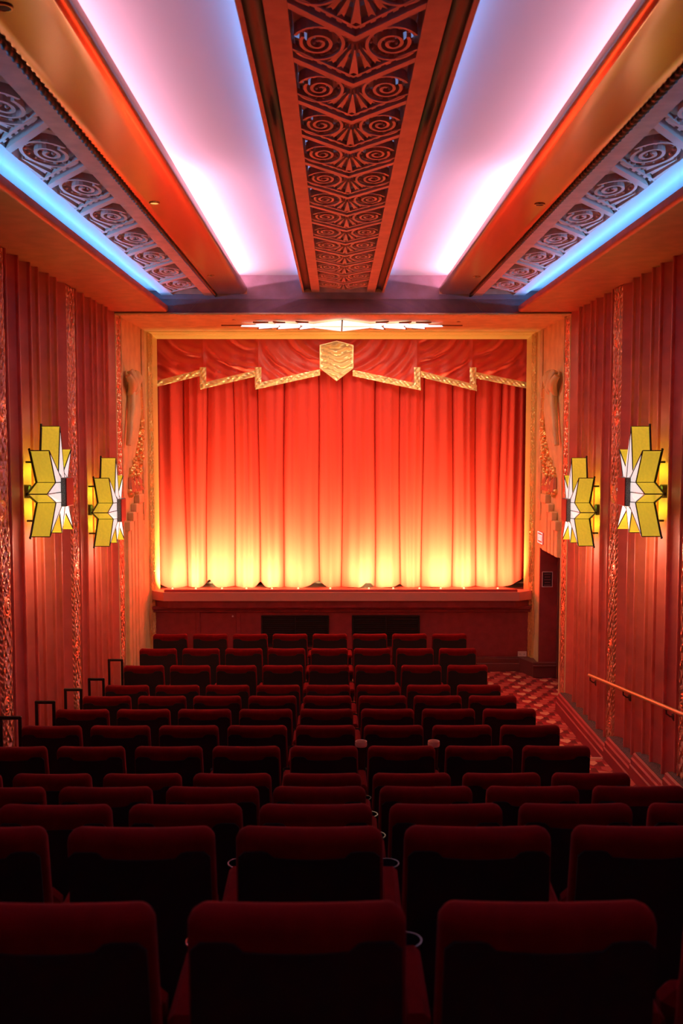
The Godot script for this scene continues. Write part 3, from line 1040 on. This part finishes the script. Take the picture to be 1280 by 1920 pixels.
func build_curtain() -> void:
	var c := thing("stage_curtain", "closed red velvet stage curtain lit yellow from below by footlights", "curtain")
	var i := 0
	while i < GAPS.size() - 1:
		var last := mini(i + 2, GAPS.size() - 1)
		var s := Shape.new()
		for k in range(i, last):
			var rows := []
			for r in 49:
				var h := pow(r / 48.0, 1.35)
				var line := PackedVector3Array()
				for j in 25:
					# samples crowd towards the deep folds
					var q := 0.5 - 0.5 * cos(PI * j / 24.0)
					line.append(curtain_point(k, q, h))
				rows.append(line)
			s.grid(rows)
		obj("curtain_panel", s, M.curtain, c)
		i = last

# the lower edge of the valance's cloth (top of the gold band) per stretch: x0, x1, y0, y1
const STRETCH := [[-3.2, -2.40, 4.90, 5.10], [-2.30, -1.47, 4.89, 5.09], [-1.365, -0.37, 4.89, 5.11], [0.18, 1.215, 5.10, 4.88], [1.335, 2.165, 5.08, 4.87], [2.27, 3.13, 5.06, 4.89]]

func build_valance() -> void:
	var v := thing("curtain_valance", "dark red swagged valance with zigzag gold braid across the curtain top", "valance")
	var xs := [-3.2, -2.35, -1.42, -0.09, 1.27, 2.21, 3.13]
	for k in 6:
		var x0: float = xs[k]
		var x1: float = xs[k + 1]
		var st: Array = STRETCH[k]
		var s := Shape.new()
		var rows := []
		for r in 33:
			var h := r / 32.0
			var line := PackedVector3Array()
			for j in 49:
				var q := j / 48.0
				var x := lerpf(x0, x1, q)
				var e := clampf((x - st[0]) / (st[1] - st[0]), 0.0, 1.0)
				var bottom: float = lerpf(st[2], st[3], e) - 0.03
				var y := lerpf(bottom, 5.68, h)
				# swagged folds: arcs about the upper corner nearest the middle
				var cx := x1 if k < 3 else x0
				var rr := Vector2((x - cx) * 0.9, (5.75 - y) * 1.25).length()
				var z := 0.024 * sin(rr * 17.0 + k * 1.3) * (0.35 + 0.65 * sin(PI * q)) + 0.014 * sin(rr * 31.0 + k + x * 3.0)
				z += 0.012 * sin(x * 23.0 + k) * (1.0 - h)
				z *= smoothstep(0.0, 0.1, q) * smoothstep(1.0, 0.9, q) * 0.8 + 0.2
				z += 0.012 * exp(-pow(minf(q, 1.0 - q) * 30.0, 2.0))
				line.append(Vector3(x, y, -17.03 + z))
			rows.append(line)
		s.grid(rows)
		obj("valance_cloth", s, M.valance, v)
	for k in 6:
		var st: Array = STRETCH[k]
		obj("gold_braid", crumpled(Vector3(st[0] - (0.1 if k > 0 and k < 3 else 0.0), st[2] - (0.02 if k > 0 and k < 3 else 0.0), 0), Vector3(st[1] + (0.12 if k > 2 and k < 5 else 0.0), st[3] - (0.025 if k > 2 and k < 5 else 0.0), 0), 0.105, k), M.gold_cloth, v)
	for e in [[-2.352, 4.80], [-1.42, 4.80], [1.275, 4.79], [2.218, 4.76]]:
		obj("gold_braid", crumpled(Vector3(e[0] - 0.055, e[1], 0), Vector3(e[0] - 0.055, 5.14, 0), 0.11, int(e[0] * 10)), M.gold_cloth, v)
	# the six-sided badge in the middle
	var s := Shape.new()
	var rows := []
	for r in 41:
		var h := r / 40.0
		var y := lerpf(4.914, 5.576, h)
		var half := 0.278
		if y < 5.129: half *= (y - 4.914) / 0.215
		if y > 5.505: half *= (5.576 - y) / 0.071
		half = maxf(half, 0.002)
		var line := PackedVector3Array()
		for j in 29:
			var u := -1.0 + 2.0 * j / 28.0
			var x := u * half
			var z := 0.017 * sin(y * 62.0 + 2.6 * sin(x * 13.0 + y * 5.0) + x * 6.0) + 0.010 * sin(y * 113.0 - x * 24.0 + 2.0 * sin(x * 17.0))
			z *= smoothstep(1.0, 0.75, absf(u)) * smoothstep(0.0, 0.1, h) * smoothstep(1.0, 0.9, h)
			if absf(u) > 0.9: z += 0.008
			line.append(Vector3(-0.092 + x, y, -16.965 + z))
		rows.append(line)
	s.grid(rows)
	obj("gold_badge", s, M.gold_cloth, v)
	s = Shape.new()
	var ring := []
	for p in [[0.278, 5.129], [0.278, 5.505], [0, 5.576], [-0.278, 5.505], [-0.278, 5.129], [0, 4.914]]:
		ring.append(Vector3(-0.092 + p[0], p[1], -16.97))
	s.ribbon(ring, 0.022, 0.02, Vector3(0, 0, 1), true)
	obj("badge_edging", s, M.gold_cloth, v)

# a strip of gathered cloth of gold that runs from a to b, hanging wide below (or beside) that line
func crumpled(a: Vector3, b: Vector3, wide: float, sd: int) -> Shape:
	var s := Shape.new()
	var along := b - a
	var down := Vector3(0, -1, 0) if absf(along.x) > absf(along.y) else Vector3(1, 0, 0)
	var cnt := int(along.length() / 0.014)
	var rows := []
	for r in 9:
		var q := 1.0 - r / 8.0
		var line := PackedVector3Array()
		for j in cnt + 1:
			var e := float(j) / cnt
			var l := e * along.length()
			var z := 0.012 * sin(PI * q) + 0.012 * sin(l * 31.0 + q * 6.0 + sd + 2.0 * sin(l * 11.0)) * sin(PI * q) + 0.008 * sin(l * 71.0 - q * 9.0 + sd * 2.0) * sin(PI * q)
			z += 0.008 * smoothstep(0.72, 0.8, q)
			line.append(a + along * e + down * q * wide + Vector3(0, 0, -16.99 + z))
		rows.append(line)
	if down.x > 0.5:
		for r in rows: r.reverse()
	s.grid(rows)
	return s


# ---------------------------------------------------------------- lamps

func star_shapes() -> Array:
	var half := [Vector2(0, 0.66), Vector2(0.09, 0.20), Vector2(0.40, 0.42), Vector2(0.20, 0.10), Vector2(0.50, 0.0), Vector2(0.20, -0.10), Vector2(0.43, -0.42), Vector2(0.085, -0.19), Vector2(0, -0.42)]
	var line := half.duplicate()
	for i in range(7, 0, -1): line.append(Vector2(-half[i].x, half[i].y))
	line.reverse()                      # counter-clockwise from the front
	var cb := 0.135
	var cf := 0.325
	var out := []
	var lead := Shape.new()
	var cnt: int = line.size()
	var core := []                      # where the white facets meet the block
	for p in line: core.append(Vector3(clampf(p.x, -0.13, 0.13), clampf(p.y, -0.145, 0.145), 0.36))
	for i in cnt:
		var j := (i + 1) % cnt
		var a: Vector2 = line[i]
		var b: Vector2 = line[j]
		var s := Shape.new()
		var nrm := Vector2(b.y - a.y, a.x - b.x).normalized() * 0.006
		s.prism(PackedVector2Array([a, b, b - nrm, a - nrm]), Vector3(0, 0, cb), Vector3.RIGHT, Vector3.UP, cf - cb)
		out.append(["yellow_pane", s, "lamp_yellow"])
		s = Shape.new()
		var fa := Vector3(a.x, a.y, cf)
		var fb := Vector3(b.x, b.y, cf)
		if core[i].distance_to(core[j]) < 0.001: s.tri(fa, fb, core[j])
		else: s.quad(fa, fb, core[j], core[i])
		out.append(["white_pane", s, "lamp_white"])
		lead.tube([fa, fb], 0.006, 5)
		lead.tube([fa, core[i]], 0.005, 5)
		lead.tube([fa, Vector3(a.x, a.y, cb)], 0.006, 5)
		lead.tube([Vector3(a.x, a.y, cb) + Vector3(a.x - b.x, a.y - b.y, 0) * 0.06, Vector3(b.x, b.y, cb) + Vector3(b.x - a.x, b.y - a.y, 0) * 0.06], 0.012, 5)
	out.append(["leading", lead, "lead"])
	var s := Shape.new()
	s.bevel(Vector3(0, 0, 0.372), Vector3(0.27, 0.29, 0.075), 0.004)
	out.append(["centre_block", s, "lamp_grey"])
	s = Shape.new()
	s.bevel(Vector3(0, 0, 0.412), Vector3(0.265, 0.285, 0.008), 0.003)
	out.append(["red_front", s, "lamp_red"])
	s = Shape.new()
	for e in [[0.0, 0.0], [0.0, 0.3], [0.0, -0.3]]:
		s.tube([Vector3(e[0], e[1], -0.03), Vector3(e[0], e[1], 0.2)], 0.012, 6)
	s.tube([Vector3(0, 0.3, 0.16), Vector3(0, -0.3, 0.16)], 0.012, 6)
	s.lathe([Vector2(0.001, 0.02), Vector2(0.06, 0.018), Vector2(0.07, 0.01), Vector2(0.07, -0.1)], Vector3.ZERO, Vector3(0, 0, 1), 24)
	out.append(["wall_mount", s, "lead"])
	return out

const SCONCE := 0.2
const SCONCE_DOWN := 0.48
const SCONCE_UP := 0.04

func build_lamps() -> void:
	var shapes := star_shapes()
	var meshes := []
	for p in shapes: meshes.append([p[0], p[1].mesh(), p[2]])
	var spots := [
		[-1.0, 10.15, 3.40, "yellow glass star wall lamp above the row-end hoops, the one farther from stage"],
		[-1.0, 12.69, 3.03, "yellow glass star wall lamp opposite the handrail, the one nearer the stage"],
		[1.0, 10.15, 3.40, "yellow glass star wall lamp above the handrail, the one farther from stage"],
		[1.0, 12.69, 3.03, "yellow glass star wall lamp above the handrail's lower end, beside the exit"]]
	for e in spots:
		var l := thing("wall_lamp", e[3], "wall lamp", Vector3((WALL - 0.01) * e[0], e[2], -e[1]), "star wall lamps")
		l.rotation.y = PI / 2.0 * -e[0]
		for p in meshes: obj(p[0], p[1], M[p[2]], l)
		for y in [Vector3(0, -0.2, 0.2), Vector3(0, 0.2, 0.2)]:
			var o := OmniLight3D.new()
			o.name = "lamp_light"
			l.add_child(o, true)
			o.position = y
			o.light_color = Color(0.5, 1.0, 0.02).linear_to_srgb()
			o.light_energy = SCONCE
			o.light_size = 0.06
			o.omni_range = 25.0
			o.omni_attenuation = 2.0
			o.shadow_enabled = true

		for q in [[Vector3(0, -0.56, 0.5), SCONCE_DOWN], [Vector3(0, 0.72, 0.4), SCONCE_UP]]:
			var o := OmniLight3D.new()
			o.name = "lamp_light"
			l.add_child(o, true)
			o.position = q[0]
			o.light_color = Color(1.0, 0.55, 0.35).linear_to_srgb()
			o.light_energy = q[1]
			o.light_size = 0.12
			o.omni_range = 25.0
			o.omni_attenuation = 2.0
			o.shadow_enabled = true

	# the white glass star in the arch's soffit
	var st := thing("ceiling_lamp", "long white feathered glass star lamp set in the arch soffit", "ceiling lamp", Vector3(-0.01, 5.70, -15.45))
	var X := Vector3.RIGHT
	var Q := Vector3(0, 0, 1)
	for g: float in [-1.0, 1.0]:
		for h: float in [-1.0, 1.0]:
			var panes := [
				V2([0.012 * g, 0.06 * h, 0.012 * g, 0.66 * h, 0.42 * g, 0.20 * h, 0.34 * g, 0.07 * h]),
				V2([0.34 * g, 0.06 * h, 0.44 * g, 0.18 * h, 0.66 * g, 0.40 * h, 0.62 * g, 0.17 * h, 0.58 * g, 0.02 * h]),
				V2([0.64 * g, 0.02 * h, 0.66 * g, 0.17 * h, 1.0 * g, 0.36 * h, 0.96 * g, 0.15 * h, 0.92 * g, 0.02 * h]),
				V2([0.97 * g, 0.02 * h, 1.0 * g, 0.14 * h, 1.30 * g, 0.32 * h, 1.18 * g, 0.1 * h, 1.55 * g, 0.015 * h])]
			for p in panes:
				var s := Shape.new()
				s.prism(p, Vector3(0, -0.03, 0), X, Q, 0.02)
				obj("glass_pane", s, M.star_white, st)
			var s := Shape.new()
			for e in [[0.66, 0.40, 0.5, 0.42], [1.0, 0.36, 0.85, 0.38], [1.30, 0.32, 1.10, 0.42]]:
				s.prism(V2([e[0] * g, e[1] * h, (e[0] + 0.03) * g, (e[1] + 0.12) * h, e[2] * g, e[3] * h]), Vector3(0, -0.022, 0), X, Q, 0.02)
			obj("wooden_tip", s, M.star_frame, st)
		var s := Shape.new()
		s.prism(V2([0.02 * g, 0.05, 0.02 * g, -0.05, 0.5 * g, 0.0]), Vector3(0, -0.032, 0), X, Q, 0.02)
		obj("amber_pane", s, M.star_amber, st)
		s = Shape.new()
		s.prism(V2([1.5 * g, 0.02, 1.5 * g, -0.02, 1.85 * g, 0.0]), Vector3(0, -0.022, 0), X, Q, 0.02)
		obj("wooden_tip", s, M.star_frame, st)
	var bar := Shape.new()
	bar.box(Vector3(0, -0.035, 0), Vector3(0.016, 0.02, 1.32))
	obj("centre_bar", bar, M.lead, st)
	area("lamp_light", st.position + Vector3(0, -0.07, 0), Vector3.DOWN, Vector3(0, 0, 1), Vector2(2.2, 0.5), Color(1.0, 0.78, 0.5), STAR, st)

	# footlights behind the stage lip
	var fl := thing("footlight_batten", "dark footlight batten running along the stage lip below the curtain", "footlights")
	var s := Shape.new()
	s.bevel(Vector3(-0.02, 1.40, -16.50), Vector3(5.9, 0.05, 0.06), 0.012)
	obj("front_rail", s, M.skirt, fl)
	s = Shape.new()
	s.box(Vector3(-0.02, 1.392, -16.63), Vector3(5.9, 0.012, 0.2))
	obj("tray", s, M.black_metal, fl)
	var k := 0
	for x in [-2.85, -2.46, -2.02, -1.61, -1.18, -0.74, -0.2, 0.45, 0.86, 1.30, 1.66, 2.05, 2.62]:
		var b := Shape.new()
		b.lathe([Vector2(0.001, 0.04), Vector2(0.012, 0.036), Vector2(0.018, 0.02), Vector2(0.014, 0.0), Vector2(0.001, 0.0)], Vector3(x, 1.40, -16.62), Vector3.UP, 10)
		var bulb := obj("bulb", b, M.bulb, fl)
		var o := SpotLight3D.new()
		o.name = "footlight"
		fl.add_child(o, true)
		o.look_at_from_position(Vector3(x, 1.425, -16.62), Vector3(x, 1.425 + 0.5, -17.3))
		o.spot_angle = 65.0
		o.spot_angle_attenuation = 1.0
		o.spot_range = 30.0
		o.spot_attenuation = 2.0
		o.light_size = 0.03
		o.light_color = Color(1.0, 0.78, 0.27).linear_to_srgb()
		o.light_energy = FOOT * [1.0, 1.25, 0.9, 1.2, 1.1, 0.8, 0.7, 1.4, 0.8, 0.7, 0.9, 1.3, 0.9][k]
		o.shadow_enabled = true
		k += 1

	# recessed downlights in the gold plates and the arch soffit
	for e in [[-1.66, 8.74, 5.957, true, "glowing round downlight in the gold side beam above the row-end hoops"], [-1.66, 12.6, 5.957, false, "unlit round downlight near the stage end of the beam opposite the handrail"], [1.66, 8.77, 5.957, false, "unlit round downlight midway along the beam on the handrail side"], [1.66, 12.65, 5.957, false, "unlit round downlight near the stage end of the handrail-side beam"], [-1.66, 4.84, 5.957, false, "unlit round downlight in the beam high above the rear seats"], [-1.62, 14.98, 5.70, false, "tiny downlight in arch soffit beside the star lamp, far from exit"], [1.75, 15.2, 5.70, false, "tiny downlight in arch soffit beside the star lamp, exit side"]]:
		var d := thing("downlight", e[4], "downlight", Vector3(e[0], e[2], -e[1]), "recessed downlights")
		s = Shape.new()
		var r := 0.045 if e[2] > 5.8 else 0.03
		s.lathe([Vector2(r * 0.75, 0.0), Vector2(r * 0.8, 0.006), Vector2(r, 0.006), Vector2(r * 1.05, 0.0)], Vector3.ZERO, Vector3.DOWN, 20)
		obj("trim_ring", s, M.down, d)
		s = Shape.new()
		s.lathe([Vector2(0.0005, 0.004), Vector2(r * 0.76, 0.003)], Vector3.ZERO, Vector3.DOWN, 20)
		obj("lens", s, M.down_lit if e[3] else M.rope, d)

const FOOT := 7.3
const STAR := 6.0


# ---------------------------------------------------------------- seats

func seat_parts() -> Node3D:
	# origin on the floor under the backrest; the sitter faces -z (the stage)
	var r := Node3D.new()
	var H := 1.0
	var lean := Basis(Vector3.RIGHT, 0.13)     # the top leans towards the house
	var o := Vector3(0, 0.30, 0)
	# rounded cushion of the backrest, from rings of a round-cornered outline
	var s := Shape.new()
	var rows := []
	var prof := []
	for i in 6:
		var a := PI / 2.0 * i / 5.0
		prof.append(Vector2(0.045 * (1.0 - sin(a)), 0.05 - 0.045 * (1.0 - cos(a)) ))
	var seq := [Vector2(0.12, 0.052)]
	for p in prof: seq.append(p)
	# seq: inset and offset along z, from the rear (+z) face round to the front (-z)
	seq = [Vector2(0.20, 0.050), Vector2(0.05, 0.050), Vector2(0.03, 0.047), Vector2(0.012, 0.037), Vector2(0.003, 0.022), Vector2(0.0, 0.0), Vector2(0.003, -0.022), Vector2(0.014, -0.045), Vector2(0.04, -0.062), Vector2(0.10, -0.075), Vector2(0.2, -0.08)]
	for q in seq:
		var ring := PackedVector3Array()
		for p in back_outline(q.x): ring.append(o + lean * Vector3(p.x, p.y, q.y))
		rows.append(ring)
	s.grid(rows, true)
	s.fan(rows[0], true)
	s.fan(rows[-1])
	obj("backrest", s, M.velvet, r)
	# black shell on the rear, cut away below the velvet cap
	var pts := PackedVector2Array()
	var top := 0.70
	for i in 25:
		var u := -1.0 + 2.0 * i / 24.0
		var w := 0.25
		var tongue := 0.085 - 0.014 * u * u * 2.0
		var side := 0.052
		var m := smoothstep(0.50, 0.62, absf(u))
		pts.append(Vector2(u * w, top - lerpf(tongue, side, m) - (0.02 * smoothstep(0.9, 1.0, absf(u)))))
	pts.append(Vector2(0.258, 0.02))
	pts.append(Vector2(-0.258, 0.02))
	s = Shape.new()
	s.prism(pts, o + lean * Vector3(0, 0, 0.048), Vector3.RIGHT, lean * Vector3.UP, 0.008)
	obj("back_shell", s, M.seat_back, r)
	# tipped-up seat cushion
	s = Shape.new()
	s.bevel(Vector3(0, 0.44, -0.19), Vector3(0.48, 0.44, 0.11), 0.035, Basis(Vector3.RIGHT, 0.12))
	obj("seat", s, M.velvet, r)
	s = Shape.new()
	s.bevel(Vector3(0, 0.14, -0.09), Vector3(0.34, 0.28, 0.09), 0.01)
	s.bevel(Vector3(0, 0.012, -0.1), Vector3(0.42, 0.024, 0.2), 0.006)
	s.bevel(Vector3(0, 0.31, -0.06), Vector3(0.5, 0.08, 0.06), 0.01)
	obj("pedestal", s, M.seat_base, r)
	add_arm(r, 0.30)
	return r

func add_arm(r: Node3D, x: float) -> void:
	var arm := Node3D.new()
	arm.name = "armrest"
	r.add_child(arm, true)
	arm.position = Vector3(x, 0, 0)
	if not M.has("arm_meshes"):
		var s := Shape.new()
		s.bevel(Vector3(0, 0.625, -0.21), Vector3(0.076, 0.06, 0.36), 0.018, Basis(Vector3.RIGHT, 0.03))
		var a := s.mesh()
		s = Shape.new()
		s.bevel(Vector3(0, 0.32, -0.16), Vector3(0.05, 0.58, 0.24), 0.012)
		var b := s.mesh()
		s = Shape.new()
		s.lathe([Vector2(0.036, -0.08), Vector2(0.045, 0.0), Vector2(0.049, 0.0), Vector2(0.049, -0.012), Vector2(0.044, -0.085), Vector2(0.001, -0.085), Vector2(0.001, -0.08), Vector2(0.036, -0.08)], Vector3(0, 0.652, -0.42), Vector3.UP, 18)
		M.arm_meshes = [a, b, s.mesh()]
	obj("pad", M.arm_meshes[0], M.velvet, arm)
	obj("support", M.arm_meshes[1], M.seat_base, arm)
	obj("cup_holder", M.arm_meshes[2], M.ring, arm)

func back_outline(inset: float) -> PackedVector2Array:
	# round-cornered backrest, slightly dipped along its top edge
	var p := PackedVector2Array()
	var i := inset
	var w0 := 0.272 - i
	var w1 := 0.262 - i
	var top := 0.706 - i * 0.8
	var r := maxf(0.04 - i * 0.6, 0.01)
	p.append(Vector2(-w0, 0.0 + i * 0.5))
	p.append(Vector2(w0, 0.0 + i * 0.5))
	p.append(Vector2(lerpf(w0, w1, 0.5), top * 0.5))
	for k in 7:
		var a := PI / 2.0 * k / 6.0
		p.append(Vector2(w1 - r + r * cos(a), top - r + r * sin(a)))
	for k in range(1, 8):
		var u := 1.0 - k / 4.0
		p.append(Vector2(u * (w1 - r), top - 0.006 * (1.0 - u * u)))
	for k in range(1, 8):
		var a := PI / 2.0 + PI / 2.0 * (k - 1) / 6.0
		p.append(Vector2(-w1 + r + r * cos(a), top - r + r * sin(a)))
	p.append(Vector2(-lerpf(w0, w1, 0.5), top * 0.5))
	return p

const ORD := ["first", "second", "third", "fourth", "fifth", "sixth", "seventh", "eighth", "ninth", "tenth", "eleventh", "twelfth", "thirteenth"]

func build_seats() -> void:
	var proto := seat_parts()
	for k in 13:
		for c in 8:
			var x := -0.195 + PITCH * (c - 4)
			var d := row_d(k)
			# rear rows run out of the picture at both ends
			if absf(x + 0.1) - 0.3 > 0.3457 * (d + 0.5) + 0.25: continue
			var o: Node3D = proto.duplicate()
			o.name = numbered("cinema_seat")
			add_child(o)
			o.position = Vector3(x, TIER[k], -d - 0.10)
			o.rotation = Vector3(rng.randf_range(-0.006, 0.01), rng.randf_range(-0.012, 0.012) * (0.0 if k == 7 else 1.0), rng.randf_range(-0.004, 0.004))
			o.position.y += 0.001
			o.rotation.x = 0.0
			o.rotation.z = 0.0
			if (c == 0 and (k < 2 or k > 7)) or c > 0 and absf(x - PITCH + 0.1) - 0.3 > 0.3457 * (d + 0.5) + 0.25: add_arm(o, -0.30)
			tag(o, "red velvet cinema seat, %s from the carpeted aisle in the %s row from the stage" % [ORD[7 - c], ORD[k]], "cinema seat", "rows of red cinema seats")
	proto.free()
	# two tall cups left in holders of the eighth row
	for e in [[0.105, "tall dark cup with pale rim in an eighth-row cup holder, nearer the middle"], [0.705, "tall dark cup with pale rim in an eighth-row cup holder, nearer the carpeted aisle"]]:
		var cup := thing("drinking_cup", e[1], "cup", Vector3(e[0], TIER[7] + 0.575, -(row_d(7) + 0.52)), "cups left in the seats")
		var s := Shape.new()
		s.lathe([Vector2(0.001, 0.0), Vector2(0.03, 0.0), Vector2(0.045, 0.29), Vector2(0.042, 0.29), Vector2(0.028, 0.01), Vector2(0.001, 0.01)], Vector3.ZERO, Vector3.UP, 18)
		obj("cup_body", s, M.cup, cup)
		s = Shape.new()
		s.lathe([Vector2(0.041, 0.275), Vector2(0.047, 0.27), Vector2(0.05, 0.285), Vector2(0.048, 0.312), Vector2(0.043, 0.31), Vector2(0.041, 0.275)], Vector3.ZERO, Vector3.UP, 18)
		obj("rim", s, M.cup_rim, cup)


# ---------------------------------------------------------------- rails

func build_rails() -> void:
	for k in range(2, 8):
		var d := row_d(k) + 0.05
		var h := thing("guard_hoop", "black square metal hoop at the wall end of the %s seat row" % ORD[k], "hoop rail", Vector3(-2.97, TIER[k], -d), "hoops along the wall")
		var s := Shape.new()
		for x in [-0.085, 0.085]:
			s = Shape.new()
			s.bevel(Vector3(x, 0.53, 0), Vector3(0.028, 1.06, 0.028), 0.004)
			obj("post", s, M.black_metal, h)
		s = Shape.new()
		s.bevel(Vector3(0, 1.065, 0), Vector3(0.2, 0.03, 0.03), 0.006)
		obj("top_bar", s, M.black_metal, h)
	var r := thing("handrail", "sloping polished wood handrail on dark brackets along the fluted wall", "handrail")
	var a := Vector3(3.15, 0.90, -12.62)
	var b := Vector3(3.15, 1.72, -6.4)
	var s := Shape.new()
	s.tube([a, a.lerp(b, 0.004), a.lerp(b, 0.5), b.lerp(a, 0.01), b], [0.012, 0.022, 0.022, 0.022, 0.012], 12)
	obj("rail", s, M.rail, r)
	for k in 5:
		var p := a.lerp(b, 0.012 + 0.235 * k)
		s = Shape.new()
		s.tube([p + Vector3(0, -0.015, 0), p + Vector3(0.0, -0.06, 0), p + Vector3(0.04, -0.09, 0), p + Vector3(0.085, -0.09, 0)], 0.009, 7)
		s.lathe([Vector2(0.001, 0.016), Vector2(0.03, 0.014), Vector2(0.045, 0.004), Vector2(0.048, -0.04)], p + Vector3(0.075, -0.09, 0), Vector3(-1, 0, 0), 16)
		obj("bracket", s, M.bracket, r)


# ---------------------------------------------------------------- small things

func lettering(txt: String, size: float, m: Material, parent: Node, x: Transform3D) -> void:
	var f := SystemFont.new()
	f.font_names = PackedStringArray(["Droid Sans"])
	f.font_weight = 700
	var t := TextMesh.new()
	t.text = txt
	t.font = f
	t.font_size = 32
	t.pixel_size = size / 32.0
	t.depth = 0.004
	var o := MeshInstance3D.new()
	o.name = "lettering"
	o.mesh = t
	t.material = m
	o.transform = x
	parent.add_child(o, true)

func build_details() -> void:
	# two louvred grilles in the stage wall
	for e in [[-0.797, "dark louvred vent in the stage wall beside the panelled door"], [0.742, "dark louvred vent in the stage wall, farther from the panelled door"]]:
		var g := thing("vent_grille", e[1], "vent", Vector3(e[0], 0.43, -16.70), "vents in the stage wall")
		var s := Shape.new()
		for p in [[0, 0.0, 1.14, 0.03], [0, 0.508, 1.14, 0.03], [-0.56, 0.254, 0.03, 0.53], [0.56, 0.254, 0.03, 0.53], [0.0, 0.254, 0.02, 0.5]]:
			s.bevel(Vector3(p[0], p[1], 0.012), Vector3(p[2], p[3], 0.03), 0.005)
		obj("frame", s, M.black, g)
		s = Shape.new()
		s.box(Vector3(0, 0.254, 0.001), Vector3(1.12, 0.5, 0.006))
		obj("backing", s, M.black, g)
		s = Shape.new()
		s.bevel(Vector3(0, 0, 0.012), Vector3(1.1, 0.022, 0.006), 0.001, Basis(Vector3.RIGHT, 0.6))
		var slat := s.mesh()
		for k in 14: obj("slat", slat, M.black, g, Vector3(0, 0.034 + 0.034 * k, 0))
	var p := thing("socket_plate", "small pale double wall socket above the stage skirting", "socket", Vector3(3.06, 0.285, -16.70))
	var s := Shape.new()
	s.bevel(Vector3(0, 0, 0.006), Vector3(0.15, 0.09, 0.014), 0.004)
	obj("face_plate", s, M.white_plate, p)
	s = Shape.new()
	for x in [-0.035, 0.035]:
		s.box(Vector3(x, 0.0, 0.0135), Vector3(0.006, 0.02, 0.002))
		s.box(Vector3(x - 0.012, -0.01, 0.0135), Vector3(0.004, 0.012, 0.002))
		s.box(Vector3(x + 0.012, -0.01, 0.0135), Vector3(0.004, 0.012, 0.002))
	obj("pin_holes", s, M.plaque_line, p)
	# exit sign over the doorway
	var ex := thing("exit_sign", "small white and red EXIT sign over the doorway", "sign", Vector3(WALL - 0.065, 2.36, -15.80))
	ex.rotation.y = -PI / 2.0
	s = Shape.new()
	s.bevel(Vector3(0, 0, 0), Vector3(0.36, 0.19, 0.04), 0.006)
	obj("case", s, M.exit_red, ex)
	s = Shape.new()
	s.box(Vector3(0, 0.083, 0.021), Vector3(0.35, 0.014, 0.004))
	s.box(Vector3(0, -0.083, 0.021), Vector3(0.35, 0.014, 0.004))
	s.box(Vector3(0.168, 0, 0.021), Vector3(0.012, 0.18, 0.004))
	s.box(Vector3(-0.168, 0, 0.021), Vector3(0.012, 0.18, 0.004))
	obj("border", s, M.exit_white, ex)
	lettering("EXIT", 0.13, M.exit_white, ex, Transform3D(Basis(), Vector3(0, 0, 0.022)))
	# a framed notice on the doorway's side wall
	var n := thing("wall_plaque", "small dark framed notice inside the exit doorway", "plaque", Vector3(3.36, 1.635, -16.195))
	s = Shape.new()
	s.bevel(Vector3(0, 0, 0.008), Vector3(0.165, 0.245, 0.016), 0.004)
	obj("board", s, M.plaque, n)
	s = Shape.new()
	for e in [[0, 0.122, 0.17, 0.008], [0, -0.122, 0.17, 0.008], [0.082, 0, 0.008, 0.25], [-0.082, 0, 0.008, 0.25]]:
		s.bevel(Vector3(e[0], e[1], 0.012), Vector3(e[2], e[3], 0.018), 0.002)
	obj("frame", s, M.white_plate, n)
	s = Shape.new()
	for k in 5: s.box(Vector3(0, 0.085 - 0.045 * k, 0.0168), Vector3(0.11 - 0.02 * (k % 2), 0.014, 0.002))
	obj("print", s, M.plaque_line, n)
